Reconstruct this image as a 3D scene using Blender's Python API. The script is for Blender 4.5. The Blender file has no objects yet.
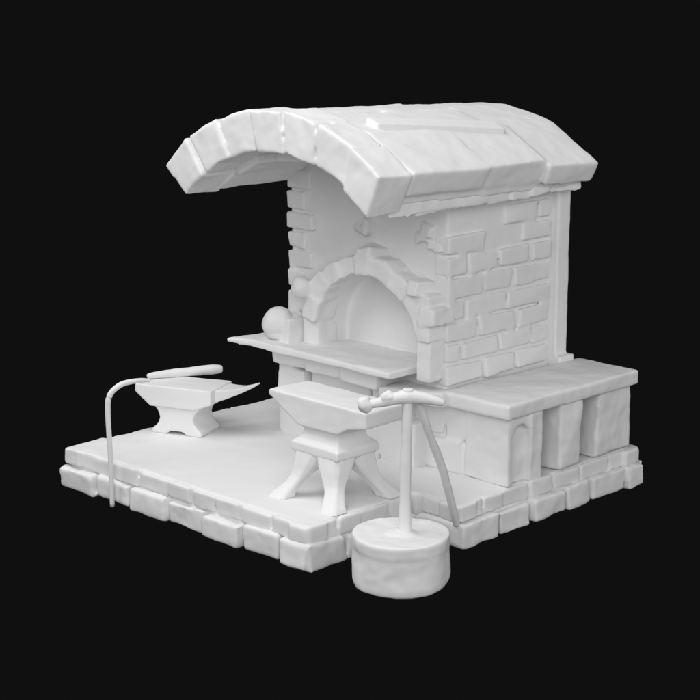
import bpy, bmesh, math, random
from mathutils import Vector, Matrix, noise
random.seed(11)
C = bpy.context.scene.collection
R = math.radians
ALL = []

# ------------------------------------------------------------------ materials
def clay(name, col, scale=9.0, bump=0.04, var=0.006):
    m = bpy.data.materials.new(name); m.use_nodes = True
    nt = m.node_tree; b = nt.nodes['Principled BSDF']
    b.inputs['Roughness'].default_value = 0.9
    b.inputs['Specular IOR Level'].default_value = 0.05
    tc = nt.nodes.new('ShaderNodeTexCoord')
    n1 = nt.nodes.new('ShaderNodeTexNoise'); n1.inputs['Scale'].default_value = scale; n1.inputs['Detail'].default_value = 2
    n2 = nt.nodes.new('ShaderNodeTexNoise'); n2.inputs['Scale'].default_value = 2.2; n2.inputs['Detail'].default_value = 3
    nt.links.new(tc.outputs['Object'], n1.inputs['Vector']); nt.links.new(tc.outputs['Object'], n2.inputs['Vector'])
    cr = nt.nodes.new('ShaderNodeValToRGB')
    cr.color_ramp.elements[0].position = .3; cr.color_ramp.elements[1].position = .7
    cr.color_ramp.elements[0].color = (col-var, col-var, col-var, 1); cr.color_ramp.elements[1].color = (col, col, col, 1)
    nt.links.new(n2.outputs['Fac'], cr.inputs['Fac']); nt.links.new(cr.outputs['Color'], b.inputs['Base Color'])
    bp = nt.nodes.new('ShaderNodeBump'); bp.inputs['Strength'].default_value = bump; bp.inputs['Distance'].default_value = .02
    nt.links.new(n1.outputs['Fac'], bp.inputs['Height']); nt.links.new(bp.outputs['Normal'], b.inputs['Normal'])
    return m
M_STONE = clay('pale_stone', .79, 6)
M_IRON = clay('pale_metal', .79, 5)
M_WOOD = clay('pale_wood', .79, 7)

# ------------------------------------------------------------------ shapes
def loft(bm, rings):
    vs = [[bm.verts.new(p) for p in r] for r in rings]
    n = len(rings[0])
    for a, b in zip(vs, vs[1:]):
        for i in range(n):
            bm.faces.new((a[i], a[(i+1) % n], b[(i+1) % n], b[i]))
    bm.faces.new(list(reversed(vs[0]))); bm.faces.new(vs[-1])

def jit(p, j): return (p[0]+random.uniform(-j, j), p[1]+random.uniform(-j, j), p[2]+random.uniform(-j, j))

def box(bm, x0, x1, y0, y1, z0, z1, j=0.0):
    loft(bm, [[jit(p, j) for p in ((x0,y0,z), (x1,y0,z), (x1,y1,z), (x0,y1,z))] for z in (z0, z1)])

def prism_y(bm, prof, y0, y1, j=0.0):
    loft(bm, [[jit((x, y, z), j) for x, z in prof] for y in (y0, y1)])

def tube(bm, pts, rads, n=14):
    pts = [Vector(p) for p in pts]; rings = []
    up = Vector((0.13, 0.31, 0.94)).normalized()
    for i, p in enumerate(pts):
        t = (pts[min(i+1, len(pts)-1)] - pts[max(i-1, 0)]).normalized()
        a = t.cross(up)
        if a.length < .05: a = t.cross(Vector((1,0,0)))
        a.normalize(); b = t.cross(a).normalized()
        rings.append([p + rads[i]*(math.cos(2*math.pi*k/n)*a + math.sin(2*math.pi*k/n)*b) for k in range(n)])
    loft(bm, rings)

def smoothpath(pts, rads, k=8):
    P = [Vector(p) for p in pts]; o = []; r = []
    for i in range(len(P)-1):
        p0 = P[max(i-1,0)]; p1 = P[i]; p2 = P[i+1]; p3 = P[min(i+2, len(P)-1)]
        for s in range(k):
            t = s/k
            o.append(.5*((2*p1)+(-p0+p2)*t+(2*p0-5*p1+4*p2-p3)*t*t+(-p0+3*p1-3*p2+p3)*t**3))
            r.append(rads[i]*(1-t)+rads[i+1]*t)
    o.append(P[-1]); r.append(rads[-1])
    return o, r

def ball(bm, c, r, sx=1, sy=1, sz=1, nz=0.0):
    g = bmesh.ops.create_icosphere(bm, subdivisions=3, radius=1)
    for v in g['verts']:
        k = r*(1+nz*noise.noise(v.co*1.1+Vector(c)*3))
        v.co = Vector((c[0]+v.co.x*k*sx, c[1]+v.co.y*k*sy, c[2]+v.co.z*k*sz))

def lathe(bm, c, prof, n=48, wob=0.0):
    rings = []
    for r, z in prof:
        rg = []
        for k in range(n):
            a = 2*math.pi*k/n
            rr = r*(1+wob*noise.noise(Vector((math.cos(a)*1.4, math.sin(a)*1.4, z*3))))
            rg.append((c[0]+rr*math.cos(a), c[1]+rr*math.sin(a), c[2]+z))
        rings.append(rg)
    loft(bm, rings)

clouds = bpy.data.textures.new('lumps', 'CLOUDS'); clouds.noise_scale = .25; clouds.noise_depth = 2

def obj(name, bm, mat, parent=None, voxel=.012, smooth=5, lump=.012, mtx=None):
    if mtx is not None: bmesh.ops.transform(bm, matrix=mtx, verts=bm.verts)
    if parent is not None:
        bmesh.ops.translate(bm, vec=-WL[parent.name], verts=bm.verts)
    bmesh.ops.recalc_face_normals(bm, faces=bm.faces)
    me = bpy.data.meshes.new(name); bm.to_mesh(me); bm.free()
    o = bpy.data.objects.new(name, me); C.objects.link(o)
    if parent is not None: o.parent = parent; WL[o.name] = WL[parent.name]
    else: WL[o.name] = Vector((0,0,0))
    me.materials.append(mat)
    if voxel:
        m = o.modifiers.new('r', 'REMESH'); m.mode = 'VOXEL'; m.voxel_size = voxel; m.use_smooth_shade = True
        s = o.modifiers.new('s', 'SMOOTH'); s.factor = .5; s.iterations = smooth
        if lump:
            d = o.modifiers.new('d', 'DISPLACE'); d.texture = clouds; d.strength = lump*1.2; d.mid_level = .5; d.texture_coords = 'LOCAL'
            s = o.modifiers.new('s2', 'SMOOTH'); s.factor = .5; s.iterations = 3
    ALL.append(o)
    return o
WL = {}
def thing(name, label, cat, loc):
    o = bpy.data.objects.new(name, None); C.objects.link(o); o.location = loc
    o['label'] = label; o['category'] = cat; WL[o.name] = Vector(loc); o.empty_display_size = .2
    return o
N = bmesh.new

# ------------------------------------------------------------------ ground
bm = N(); s = 150
bm.faces.new([bm.verts.new(p) for p in ((-s,-s,-.012),(s,-s,-.012),(s,s,-.012),(-s,s,-.012))])
gm = bpy.data.materials.new('faint_glow_ground'); gm.use_nodes = True
b = gm.node_tree.nodes['Principled BSDF']
b.inputs['Base Color'].default_value = (0,0,0,1); b.inputs['Specular IOR Level'].default_value = 0; b.inputs['Roughness'].default_value = 1
b.inputs['Emission Color'].default_value = (.0052,.0052,.0052,1); b.inputs['Emission Strength'].default_value = 1  # black base; faint even glow stands in for light on the ground
g = obj('ground', bm, gm, voxel=0); g['kind'] = 'structure'; g['label'] = 'plain black ground under the forge, with a faint even glow in its material'

# ------------------------------------------------------------------ platform
TOP = .33
XR = .44; YC = 1.146; YB = 3.47; XL = -3.0
pl = thing('stone_platform', 'low pale stone platform edged with rough blocks, carrying the forge and both anvils', 'platform', (-1.4,1.7,0))
bm = N()
box(bm, XL+.06, -.06, .06, YB-.06, .02, TOP, .004); box(bm, -.3, XR-.06, YC+.06, YB-.06, .02, TOP, .004)
obj('floor_slab', bm, M_STONE, pl, .016, 8, .009)
def course(bm, a, b, z0, z1, depth, lo, hi, out, gap, j, oj):
    a = Vector(a); b = Vector(b); L = (b-a).length; t = (b-a)/L; nrm = Vector((t.y, -t.x))
    s = 0
    while s < L-.02:
        l = random.uniform(lo, hi)
        if L-s-l < lo*.7: l = L-s
        o = out+random.uniform(-oj, oj)
        p = [a+t*(s+gap)+nrm*o, a+t*(s+l-gap)+nrm*o, a+t*(s+l-gap)-nrm*depth, a+t*(s+gap)-nrm*depth]
        dz = random.uniform(-j*1.3, j*1.3)
        loft(bm, [[jit((q.x, q.y, z), j) for q in p] for z in (z0, z1+dz)])
        s += l
PATH = [(XL,0),(0,0),(0,YC),(XR,YC),(XR,YB),(XL,YB),(XL,0)]
bm = N()
for a, b_ in zip(PATH, PATH[1:]): course(bm, a, b_, 0, .188, .22, .34, .48, .012, .019, .013, .02)
obj('lower_course', bm, M_STONE, pl, .012, 10, .028)
bm = N()
for a, b_ in zip(PATH, PATH[1:]): course(bm, a, b_, .19, .325, .22, .24, .4, -.035, .012, .006, .008)
obj('upper_course', bm, M_STONE, pl, .011, 9, .014)

# ------------------------------------------------------------------ forge
fg = thing('stone_forge', 'pale stone forge with arched hearth opening under a curved overhanging stone roof', 'forge', (-1.2,2.5,TOP))
WX0, WX1, WY0, WY1 = -2.08, -.30, 1.80, 3.2
CX, CZ, RO, TH = -1.12, 1.43, 1.77, .29
def ztop(x): return CZ+math.sqrt((RO-TH+.03)**2-(x-CX)**2)
AX, AZ, AR = -1.02, 1.27, .575
BK = 1.99
bm = N()
def strip(x0, x1, y0, y1, zb0, zb1):
    prism_y(bm, [(x0,zb0),(x1,zb1),(x1,ztop(x1)),(x0,ztop(x0))], y0, y1)
n = 14
xs = [WX0+(WX1-WX0)*i/n for i in range(n+1)]
for x0, x1 in zip(xs, xs[1:]): strip(x0-.002, x1+.002, BK, WY1, TOP-.02, TOP-.02)
for lo_, hi_ in ((WX0, AX-AR), (AX+AR, WX1)):
    xs = [lo_+(hi_-lo_)*i/4 for i in range(5)]
    for x0, x1 in zip(xs, xs[1:]): strip(x0-.002, x1+.002, WY0, BK+.05, TOP-.02, TOP-.02)
box(bm, AX-AR-.02, AX+AR+.02, WY0, BK+.05, TOP-.02, 1.14)
k = 24
for i in range(k):
    a0 = math.pi*i/k; a1 = math.pi*(i+1)/k
    x0 = AX-AR*math.cos(a0); x1 = AX-AR*math.cos(a1)
    strip(x0-.001, x1+.001, WY0, BK+.05, AZ+AR*math.sin(a0), AZ+AR*math.sin(a1))
for x, z, w, h in ((-.62,2.14,.14,.09),(-.52,2.2,.12,.1),(-.47,2.09,.14,.07),(-1.28,2.14,.16,.08),(-1.2,2.19,.1,.09)):
    box(bm, x, x+w, WY0-.05, WY0+.1, z, z+h, .03)
obj('wall', bm, M_STONE, fg, .013, 9, .012)
# raised bricks of the wall faces
bm = N()
z = 1.0
H = [.185,.165,.18,.17,.185,.17,.175,.18,.17]
for row, h in enumerate(H):
    y = WY0-.04-(.2 if row % 2 else 0)
    while y < WY1-.16:
        l = random.uniform(.36, .5)
        y1 = min(y+l, WY1-.13); y0_ = max(y, WY0-.03)
        if WY1-.13-y1 < .16: y1 = WY1-.13; l = 9
        bare = (row >= 7 and y0_ < 2.1) or (row == 6 and 2.1 < y0_ < 2.4)
        if y1-y0_ > .1 and not bare:
            e = random.uniform(.022, .036)
            box(bm, WX1-.12, WX1+e, y0_+.014, y1-.014, z+.0135, z+h-.0135, .01)
        y += l
    z += h
box(bm, WX1-.14, WX1-.06, WY0+.05, WY1-.05, 1.0, 2.5)
obj('side_bricks', bm, M_STONE, fg, .0105, 11, .012)
bm = N()
z = TOP+.7; row = 0
while z < 2.45:
    h = random.uniform(.16, .2)
    l = random.uniform(.15, .2) if row % 2 else random.uniform(.26, .34)
    box(bm, WX0-random.uniform(.01,.03), WX0+l, WY0-random.uniform(.02,.035), WY0+.3, z+.012, z+h-.012, .008)
    z += h; row += 1
obj('corner_bricks', bm, M_STONE, fg, .0105, 11, .014)
# arch hood
bm = N()
m = 9
for i in range(m):
    a0 = R(10)+R(160)*i/m+.002; a1 = R(10)+R(160)*(i+1)/m-.002
    ro = .74+random.uniform(-.025,.025); yy = 1.61+random.uniform(-.02,.02)
    am = (a0+a1)/2
    prism_y(bm, [(AX+r*math.cos(a), AZ+r*math.sin(a)) for r, a in ((.575,a0),(ro,a0),(ro+.02,am),(ro,a1),(.575,a1),(.575,am))], yy, 1.84, .012)
prism_y(bm, [(AX-.07,AZ+.59),(AX+.07,AZ+.59),(AX+.1,AZ+.79),(AX-.1,AZ+.79)], 1.575, 1.84, .02)
ball(bm, (AX-.7, 1.57, AZ+.38), .09, 1, .95, .95, .2)
for dx, dz, w in ((.63,.42,.15),(.69,.33,.15),(.55,.53,.12)):
    box(bm, AX+dx-w/2, AX+dx+w/2, 1.58+random.uniform(-.02,.02), 1.84, AZ+dz-w/2, AZ+dz+w/2, .03)
obj('arch', bm, M_STONE, fg, .01, 12, .036)
for s_, z0_, hw_ in ((-1, 1.14, .09), (1, 1.07, .068)):
    bm = N()
    x0 = AX+s_*(.575+hw_-.005)
    box(bm, x0-hw_, x0+hw_, 1.63, 1.86, z0_, AZ+.24, .012)
    obj('jamb', bm, M_STONE, fg, .01, 9, .03)
bm = N()
loft(bm, [[(-2.36,1.29,1.13),(-2.1,1.37,1.11),(-.5,1.36,1.105),(-.5,1.86,1.105),(-2.02,1.86,1.11),(-2.2,1.86,1.12)],
          [(-2.36,1.29,1.165),(-2.1,1.37,1.17),(-.5,1.36,1.165),(-.5,1.86,1.17),(-2.02,1.86,1.175),(-2.2,1.86,1.17)]])
box(bm, AX-AR+.01, AX+AR-.01, 1.75, 2.03, 1.11, 1.169)
obj('hearth_ledge', bm, M_STONE, fg, .01, 6, .022)
bm = N()
for i in range(3):
    x0 = -2.0+i*.42; box(bm, x0+.008, x0+.412, 1.48+random.uniform(-.02,.02), 1.85, .97, 1.11, .012)
for i in range(4):
    x0 = -2.02+i*.36; box(bm, x0+.014, x0+.346, 1.58+random.uniform(-.03,.03), 1.85, .72, .95, .015)
for i in range(4):
    x0 = -2.1+i*.41; box(bm, x0+.014, x0+.396, 1.63+random.uniform(-.03,.03), 1.85, TOP-.02, .7, .015)
obj('hearth_base', bm, M_STONE, fg, .011, 10, .022)
bm = N()
box(bm, WX1-.06, WX1+.07, 3.1, 3.25, TOP, 2.66, .006); box(bm, WX1-.02, WX1+.12, 3.11, 3.29, TOP, TOP+.72, .006)
obj('corner_post', bm, M_WOOD, fg, .01, 5, .014)
# roof
A0, A1 = R(-46), R(40.5)
def arcblock(bm, t0, t1, r0, r1, y0, y1, j, gap=0.0, I0=-45.5, I1=43.8, flat=False):
    def o(t): return A0+(A1-A0)*t
    def i_(t): return R(I0)+R(I1-I0)*t
    tm = (t0+t1)/2; t0 += gap; t1 -= gap
    rm = r1*(math.cos((o(t1)-o(t0))/2)+.3*(1-math.cos((o(t1)-o(t0))/2))) if flat else r1
    pr = [(r0, i_(t0)), (r0, i_(tm)), (r0, i_(t1)), (r1, o(t1)), (rm, o(tm)), (r1, o(t0))]
    pr = [(CX+r*math.sin(a), CZ+r*math.cos(a)) for r, a in pr]
    rings = []
    for y in (y0, y1):
        dz = -.03*(y-.8); rings.append([jit((x, y, z+dz), j) for x, z in pr])
    loft(bm, rings)
bm = N()
RB = 3.3
m = 16
for i in range(m): arcblock(bm, .03+.94*i/m-.003, .03+.94*(i+1)/m+.003, RO-TH+.03, RO-.04, .85, RB-.06, 0)
m = 5
ed = [0,.2,.41,.6,.78,1]
for i in range(m):
    ys = [1.06] + ([1.75,2.5] if i % 2 else [1.95,2.65]) + [RB]
    for y, y1 in zip(ys, ys[1:]):
        e = random.uniform(-.08, .02) if i == m-1 else 0
        arcblock(bm, ed[i], ed[i+1]+e*.25, RO-.18, RO+random.uniform(-.014,.01), y+.01, y1-.01, .009, .004, -45.5, 42.5, True)
rf = obj('roof', bm, M_STONE, fg, .014, 11, .016)
bm = N()
m = 16
for i in range(m): arcblock(bm, .02+.96*i/m-.003, .02+.96*(i+1)/m+.003, RO-TH+.02, RO-.015, .75, 1.07, 0)
m = 7
for i in range(m):
    arcblock(bm, i/m, (i+1)/m, RO-TH+random.uniform(-.02,.012), RO+.022+random.uniform(-.012,.012), .72+random.uniform(-.018,.012), 1.06, .01, .005, flat=True)
obj('roof_front_ring', bm, M_STONE, rf, .0115, 8, .022)
bm = N()
hw, zc_, Rr = 1.0, 2.47, 1.7
cz2 = zc_-math.sqrt(Rr**2-hw**2)
m = 8
for i in range(m):
    x0 = CX-hw+2*hw*i/m+.004; x1 = CX-hw+2*hw*(i+1)/m-.004
    q = random.uniform(-.02,.02)
    b0 = q+cz2+math.sqrt(Rr**2-(x0-CX)**2); b1 = q+cz2+math.sqrt(max(0,Rr**2-(x1-CX)**2))
    t0 = CZ+math.sqrt((RO-TH+.05)**2-(x0-CX)**2); t1 = CZ+math.sqrt((RO-TH+.05)**2-(x1-CX)**2)
    prism_y(bm, [(x0,b0),(x1,b1),(x1,t1),(x0,t0)], .98+random.uniform(-.03,.03), 1.83, .008)
obj('inner_arch_course', bm, M_STONE, rf, .0115, 8, .022)
bm = N()
def rz(x, y): return CZ+math.sqrt(RO**2-(x-CX)**2)-.03*(y-.8)
rings = []
for t in (0, .25, .5, .75, 1):
    y = 1.22+1.27*t; xa = -.65+.19*t; xb = -.52+.19*t
    zz = max(rz(xa, y), rz(xb, y)+.02)
    rings.append([(xa,y,zz-.16),(xb,y,zz-.18),(xb,y+.03,rz(xb,y)+.035),(xa,y+.03,rz(xa,y)+.04)])
loft(bm, rings)
obj('roof_patch_slab', bm, M_STONE, rf, .009, 5, .004)
for s_ in (1, -1):
    bm = N(); y = 1.25 if s_ > 0 else 1.84
    while y < 3.15:
        l = random.uniform(.2, .36); y1 = min(y+l, 3.24); e = random.uniform(-.03, .03)
        if s_ > 0: box(bm, CX+.84, CX+1.0+e, y+.008, y1-.008, 2.46+e*.7, 2.62, .012)
        else: box(bm, CX-1.02-e, CX-.84, y+.006, y1-.006, 2.42+e*.6, 2.6, .01)
        y = y1
    obj('eave_course', bm, M_STONE, fg, .01, 6, .018)

# ------------------------------------------------------------------ low stone counter
ct = thing('stone_counter', 'low stone counter with thick slab top and open stubby pillars beside the forge wall', 'counter', (.1,2.5,TOP))
bm = N()
loft(bm, [[(-.28,1.72,z_),(.42,1.72,z_),(.41,2.2,z_),(.43,2.75,z_),(.42,3.4,z_),(-.2,3.39,z_),(-.24,2.5,z_)] for z_ in (.88,1.0)])
loft(bm, [[(-.72,1.46,z_),(-.2,1.66,z_),(-.2,1.86,z_),(-.72,1.86,z_)] for z_ in (.88,.998)])
obj('counter_slab', bm, M_STONE, ct, .011, 10, .022)
bm = N(); box(bm, -.28, -.08, 1.93, 3.28, TOP, .9, .01); obj('core', bm, M_STONE, ct, .013, 4, .02)
bm = N()
box(bm, -.06, .335, 1.77, 2.17, TOP, .89, .004)
box(bm, .25, .385, 1.765, 1.825, TOP, .89, .004); box(bm, .25, .395, 2.03, 2.18, TOP, .89, .01)
kk = 12
for i in range(kk):
    y0 = 1.82+.22*i/kk; y1 = 1.82+.22*(i+1)/kk; f = lambda y: .69+.12*math.sqrt(max(0,1-((y-1.93)/.11)**2))
    box(bm, .25, .385, y0-.002, y1+.002, (f(y0)+f(y1))/2, .89)
obj('pillar', bm, M_STONE, ct, .01, 10, .026)
for y0, y1 in ((2.39,2.65),(2.88,3.36)):
    bm = N(); box(bm, -.06, .395, y0, y1, TOP, .89, .025); obj('pillar', bm, M_STONE, ct, .011, 12, .034)
bm = N(); box(bm, -.66, .03, 1.84, 2.0, TOP, .9, .006); box(bm, -.66, -.3, 1.78, 2.0, .62, .895, .015); box(bm, -.275, .03, 1.79, 2.0, .6, .895, .015); box(bm, -.66, -.12, 1.77, 2.0, TOP, .59, .015); box(bm, -.1, .03, 1.79, 2.0, TOP, .58, .01)
obj('front_panel', bm, M_STONE, ct, .011, 11, .024)

# ------------------------------------------------------------------ near anvil
ax, ay = -.43, .70
T = Matrix.Translation((ax, ay, TOP))
an = thing('anvil', 'large flat topped anvil on a splayed four footed stand near the platform corner', 'anvil', (ax,ay,TOP))
bm = N()
def ring(prof, y): return [(x, y, z) for x, z in prof]
pr = [(-.52,.785),(-.53,.74),(-.3,.615),(-.2,.56),(.22,.56),(.32,.62),(.52,.665),(.52,.785)]
loft(bm, [ring(pr,-.2), ring(pr,.2)])
obj('anvil_head', bm, M_IRON, an, .009, 7, .018, T)
bm = N()
def rect(hx, hy, z, cx=0, cy=0): return [(cx-hx,cy-hy,z),(cx+hx,cy-hy,z),(cx+hx,cy+hy,z),(cx-hx,cy+hy,z)]
loft(bm, [rect(.24,.21,.43), rect(.205,.175,.465), rect(.185,.155,.5), rect(.185,.155,.54), rect(.22,.18,.58), rect(.25,.19,.64)])
obj('waist', bm, M_IRON, an, .008, 8, .01, T)
bm = N(); loft(bm, [rect(.22,.2,.34), rect(.255,.225,.37), rect(.255,.225,.43), rect(.21,.19,.46)]); obj('collar', bm, M_IRON, an, .008, 6, .012, T)
bm = N(); loft(bm, [rect(.12,.11,.23), rect(.17,.15,.26), rect(.22,.2,.37)]); obj('stand_core', bm, M_IRON, an, .008, 10, .006, T)
def cham(h, z, cx, cy):
    c = h*.35
    return [(cx+a*h-(c*a if f else 0), cy+b*h*.95-(0 if f else c*b), z) for a, b, f in ((-1,-1,1),(1,-1,1),(1,-1,0),(1,1,0),(1,1,1),(-1,1,1),(-1,1,0),(-1,-1,0))]
for sx in (-1,1):
    for sy in (-1,1):
        bm = N()
        L = [(0,.282,.297,.092),(.03,.272,.285,.083),(.07,.245,.252,.072),(.12,.212,.215,.068),(.17,.184,.182,.074),(.22,.16,.156,.09),(.27,.141,.135,.108),(.32,.126,.115,.12),(.38,.115,.095,.128)]
        loft(bm, [cham(h_,z_,sx*ox,sy*oy) for z_,ox,oy,h_ in L])
        obj('leg', bm, M_IRON, an, .008, 9, .014, T)

# ------------------------------------------------------------------ far anvil
bx_, by_ = -2.60, 1.10
T = Matrix.Translation((bx_, by_, TOP)) @ Matrix.Rotation(R(22), 4, 'Z')
a2 = thing('anvil', 'squat anvil with pointed horn and curved waist on the floor left of the forge', 'anvil', (bx_,by_,TOP))
bm = N()
pr = [(-.24,0),(-.1,0),(-.06,.03),(.06,.03),(.1,0),(.24,0),(.24,.035),(.2,.065),(.17,.105),(.16,.15),(.18,.2),(.24,.27),(-.24,.27),(-.18,.2),(-.16,.15),(-.17,.105),(-.2,.065),(-.24,.035)]
pr = [(x-.06, z) for x, z in pr]
loft(bm, [ring(pr,-.18), ring(pr,.18)])
obj('base', bm, M_IRON, a2, .008, 9, .014, T)
bm = N()
pr = [(-.44,.425),(-.45,.36),(-.3,.235),(.12,.235),(.29,.3),(.29,.425)]
loft(bm, [ring(pr,-.2), ring(pr,.2)])
obj('anvil_head', bm, M_IRON, a2, .008, 6, .014, T)
bm = N()
def yz(x, y0, y1, z0, z1): return [(x,y0,z0),(x,y1,z0),(x,y1,z1),(x,y0,z1)]
loft(bm, [yz(.26,-.15,.17,.3,.415), yz(.36,-.06,.165,.33,.408), yz(.46,.03,.15,.37,.415), yz(.54,.09,.135,.41,.44), yz(.6,.115,.125,.45,.462)])
obj('horn', bm, M_IRON, a2, .006, 3, 0, T)

# bar on the far anvil
ib = thing('iron_bar', 'slim rounded bar lying across the top of the squat horned anvil', 'bar', (-2.85,1.2,TOP+.42))
bm = N()
zb = TOP+.425+.034
p, r = smoothpath([(-2.95,.9,zb),(-2.92,1.0,zb),(-2.85,1.18,zb),(-2.72,1.44,zb+.004),(-2.68,1.52,zb+.004)], [.018,.032,.04,.044,.028])
tube(bm, p, r); obj('shaft', bm, M_IRON, ib, .006, 3, .01)

# ------------------------------------------------------------------ crook
ck = thing('hooked_rod', 'thin hooked rod standing upright against the left front edge of the platform', 'rod', (-2.23,-.06,0))
bm = N()
p, r = smoothpath([(-2.23,-.06,0),(-2.235,-.06,.4),(-2.25,-.06,.8),(-2.245,-.04,.92),(-2.22,.02,.985),(-2.2,.1,1.01),(-2.19,.24,1.005),(-2.18,.32,.99)], [.019,.02,.022,.023,.023,.022,.019,.012])
tube(bm, p, r); obj('shaft', bm, M_IRON, ck, 0)

# ------------------------------------------------------------------ round block with post
sx_, sy_ = .612, .33
st = thing('tool_stand', 'upright post with knobbed crossbar planted in a round drum shaped block at the front', 'tool stand', (sx_,sy_,0))
bm = N()
lathe(bm, (sx_,sy_,0), [(.315,0),(.335,.012),(.342,.05),(.343,.16),(.343,.27),(.349,.3),(.351,.36),(.345,.383),(.3,.384),(.12,.374),(.08,.39),(.0735,.392)], 56, .04)
obj('round_block', bm, M_WOOD, st, .009, 3, .026)
bm = N()
p, r = smoothpath([(sx_+.02,sy_+.02,.33),(sx_+.02,sy_+.02,.8),(sx_+.025,sy_+.025,1.2),(sx_+.03,sy_+.03,1.43)], [.046,.041,.038,.038])
tube(bm, p, r); po = obj('post', bm, M_WOOD, st, .006, 3, .014)
d = Vector((.72,.69,0)); c0 = Vector((sx_+.03,sy_+.03,1.37))
bm = N()
p, r = smoothpath([c0+d*-.27+Vector((0,0,-.05)), c0+d*-.18+Vector((0,0,-.035)), c0+d*-.08+Vector((0,0,-.01)), c0, c0+d*.12+Vector((0,0,-.01)), c0+d*.25+Vector((0,0,-.045))], [.034,.04,.046,.056,.042,.022])
tube(bm, p, r); ball(bm, tuple(c0+d*-.14+Vector((0,0,.0))), .05, 1, 1, .9, .4); cb = obj('crossbar', bm, M_IRON, st, .006, 4, .024)
bm = N(); ball(bm, tuple(c0+d*-.3+Vector((0,0,-.055))), .056, 1, 1, 1.1, .3); obj('knob', bm, M_IRON, cb, .006, 3, .008)

# leaning pole
tg = thing('leaning_pole', 'slender pole leaning from the crossbar top down to the stepped platform corner', 'pole', (.42,1.17,.2))
bm = N()
p, r = smoothpath([Vector((.665,.425,1.37)), Vector((.61,.6,1.08)), Vector((.53,.85,.72)), Vector((.43,1.13,.2))], [.026,.03,.032,.026])
tube(bm, p, r); obj('shaft', bm, M_WOOD, tg, .006, 3, .012)

# lump on ledge
bm = N()
ball(bm, (-2.0,1.56,1.31), .135, 1, .95, 1, .1); ball(bm, (-1.99,1.57,1.22), .11, 1.1, 1, .5); box(bm, -1.95, -1.79, 1.5, 1.7, 1.15, 1.37, .015)
lp = obj('rock', bm, M_STONE, None, .009, 9, .03)
lp['label'] = 'rough rounded rock with a squared end lying on the left end of the hearth ledge'; lp['category'] = 'rock'

# ------------------------------------------------------------------ bake modifiers into plain meshes
dg = bpy.context.evaluated_depsgraph_get()
for o in ALL:
    if o.modifiers:
        me = bpy.data.meshes.new_from_object(o.evaluated_get(dg))
        mats = [m_ for m_ in o.data.materials]
        o.modifiers.clear(); o.data = me
        me.materials.clear()
        for m_ in mats: me.materials.append(m_)
    if o.name != 'ground':
        for f in o.data.polygons: f.use_smooth = True

# ------------------------------------------------------------------ light
def area(name, loc, tgt, size, energy):
    l = bpy.data.lights.new(name, 'AREA'); l.shape = 'DISK'; l.size = size; l.energy = energy
    o = bpy.data.objects.new(name, l); C.objects.link(o); o.location = loc
    o.rotation_euler = (Vector(tgt)-Vector(loc)).to_track_quat('-Z','Y').to_euler()
ctr = (-1.2,1.6,1.2)
area('lamp_key', (8.2,-8.8,6.0), ctr, 10, 1030)
area('lamp_left', (-8,-9.5,5.0), ctr, 10, 310)
area('lamp_right', (9.5,5,4.5), ctr, 10, 350)
area('lamp_top', (-2.6,-2.6,10), (-1.8,.6,.4), 10, 820)
w = bpy.data.worlds.new('World'); bpy.context.scene.world = w; w.use_nodes = True
w.node_tree.nodes['Background'].inputs[0].default_value = (.0052,.0052,.0052,1)
w.node_tree.nodes['Background'].inputs[1].default_value = 1

# ------------------------------------------------------------------ camera
cam = bpy.data.cameras.new('camera'); co = bpy.data.objects.new('camera', cam); C.objects.link(co)
cam.lens = 36*1752/700; cam.clip_end = 1000
co.location = (8.690,-8.260,4.471); co.rotation_euler = (R(90-13.2),0,R(45))
sc = bpy.context.scene; sc.camera = co
sc.view_settings.view_transform = 'Standard'; sc.view_settings.look = 'None'; sc.view_settings.exposure = 0
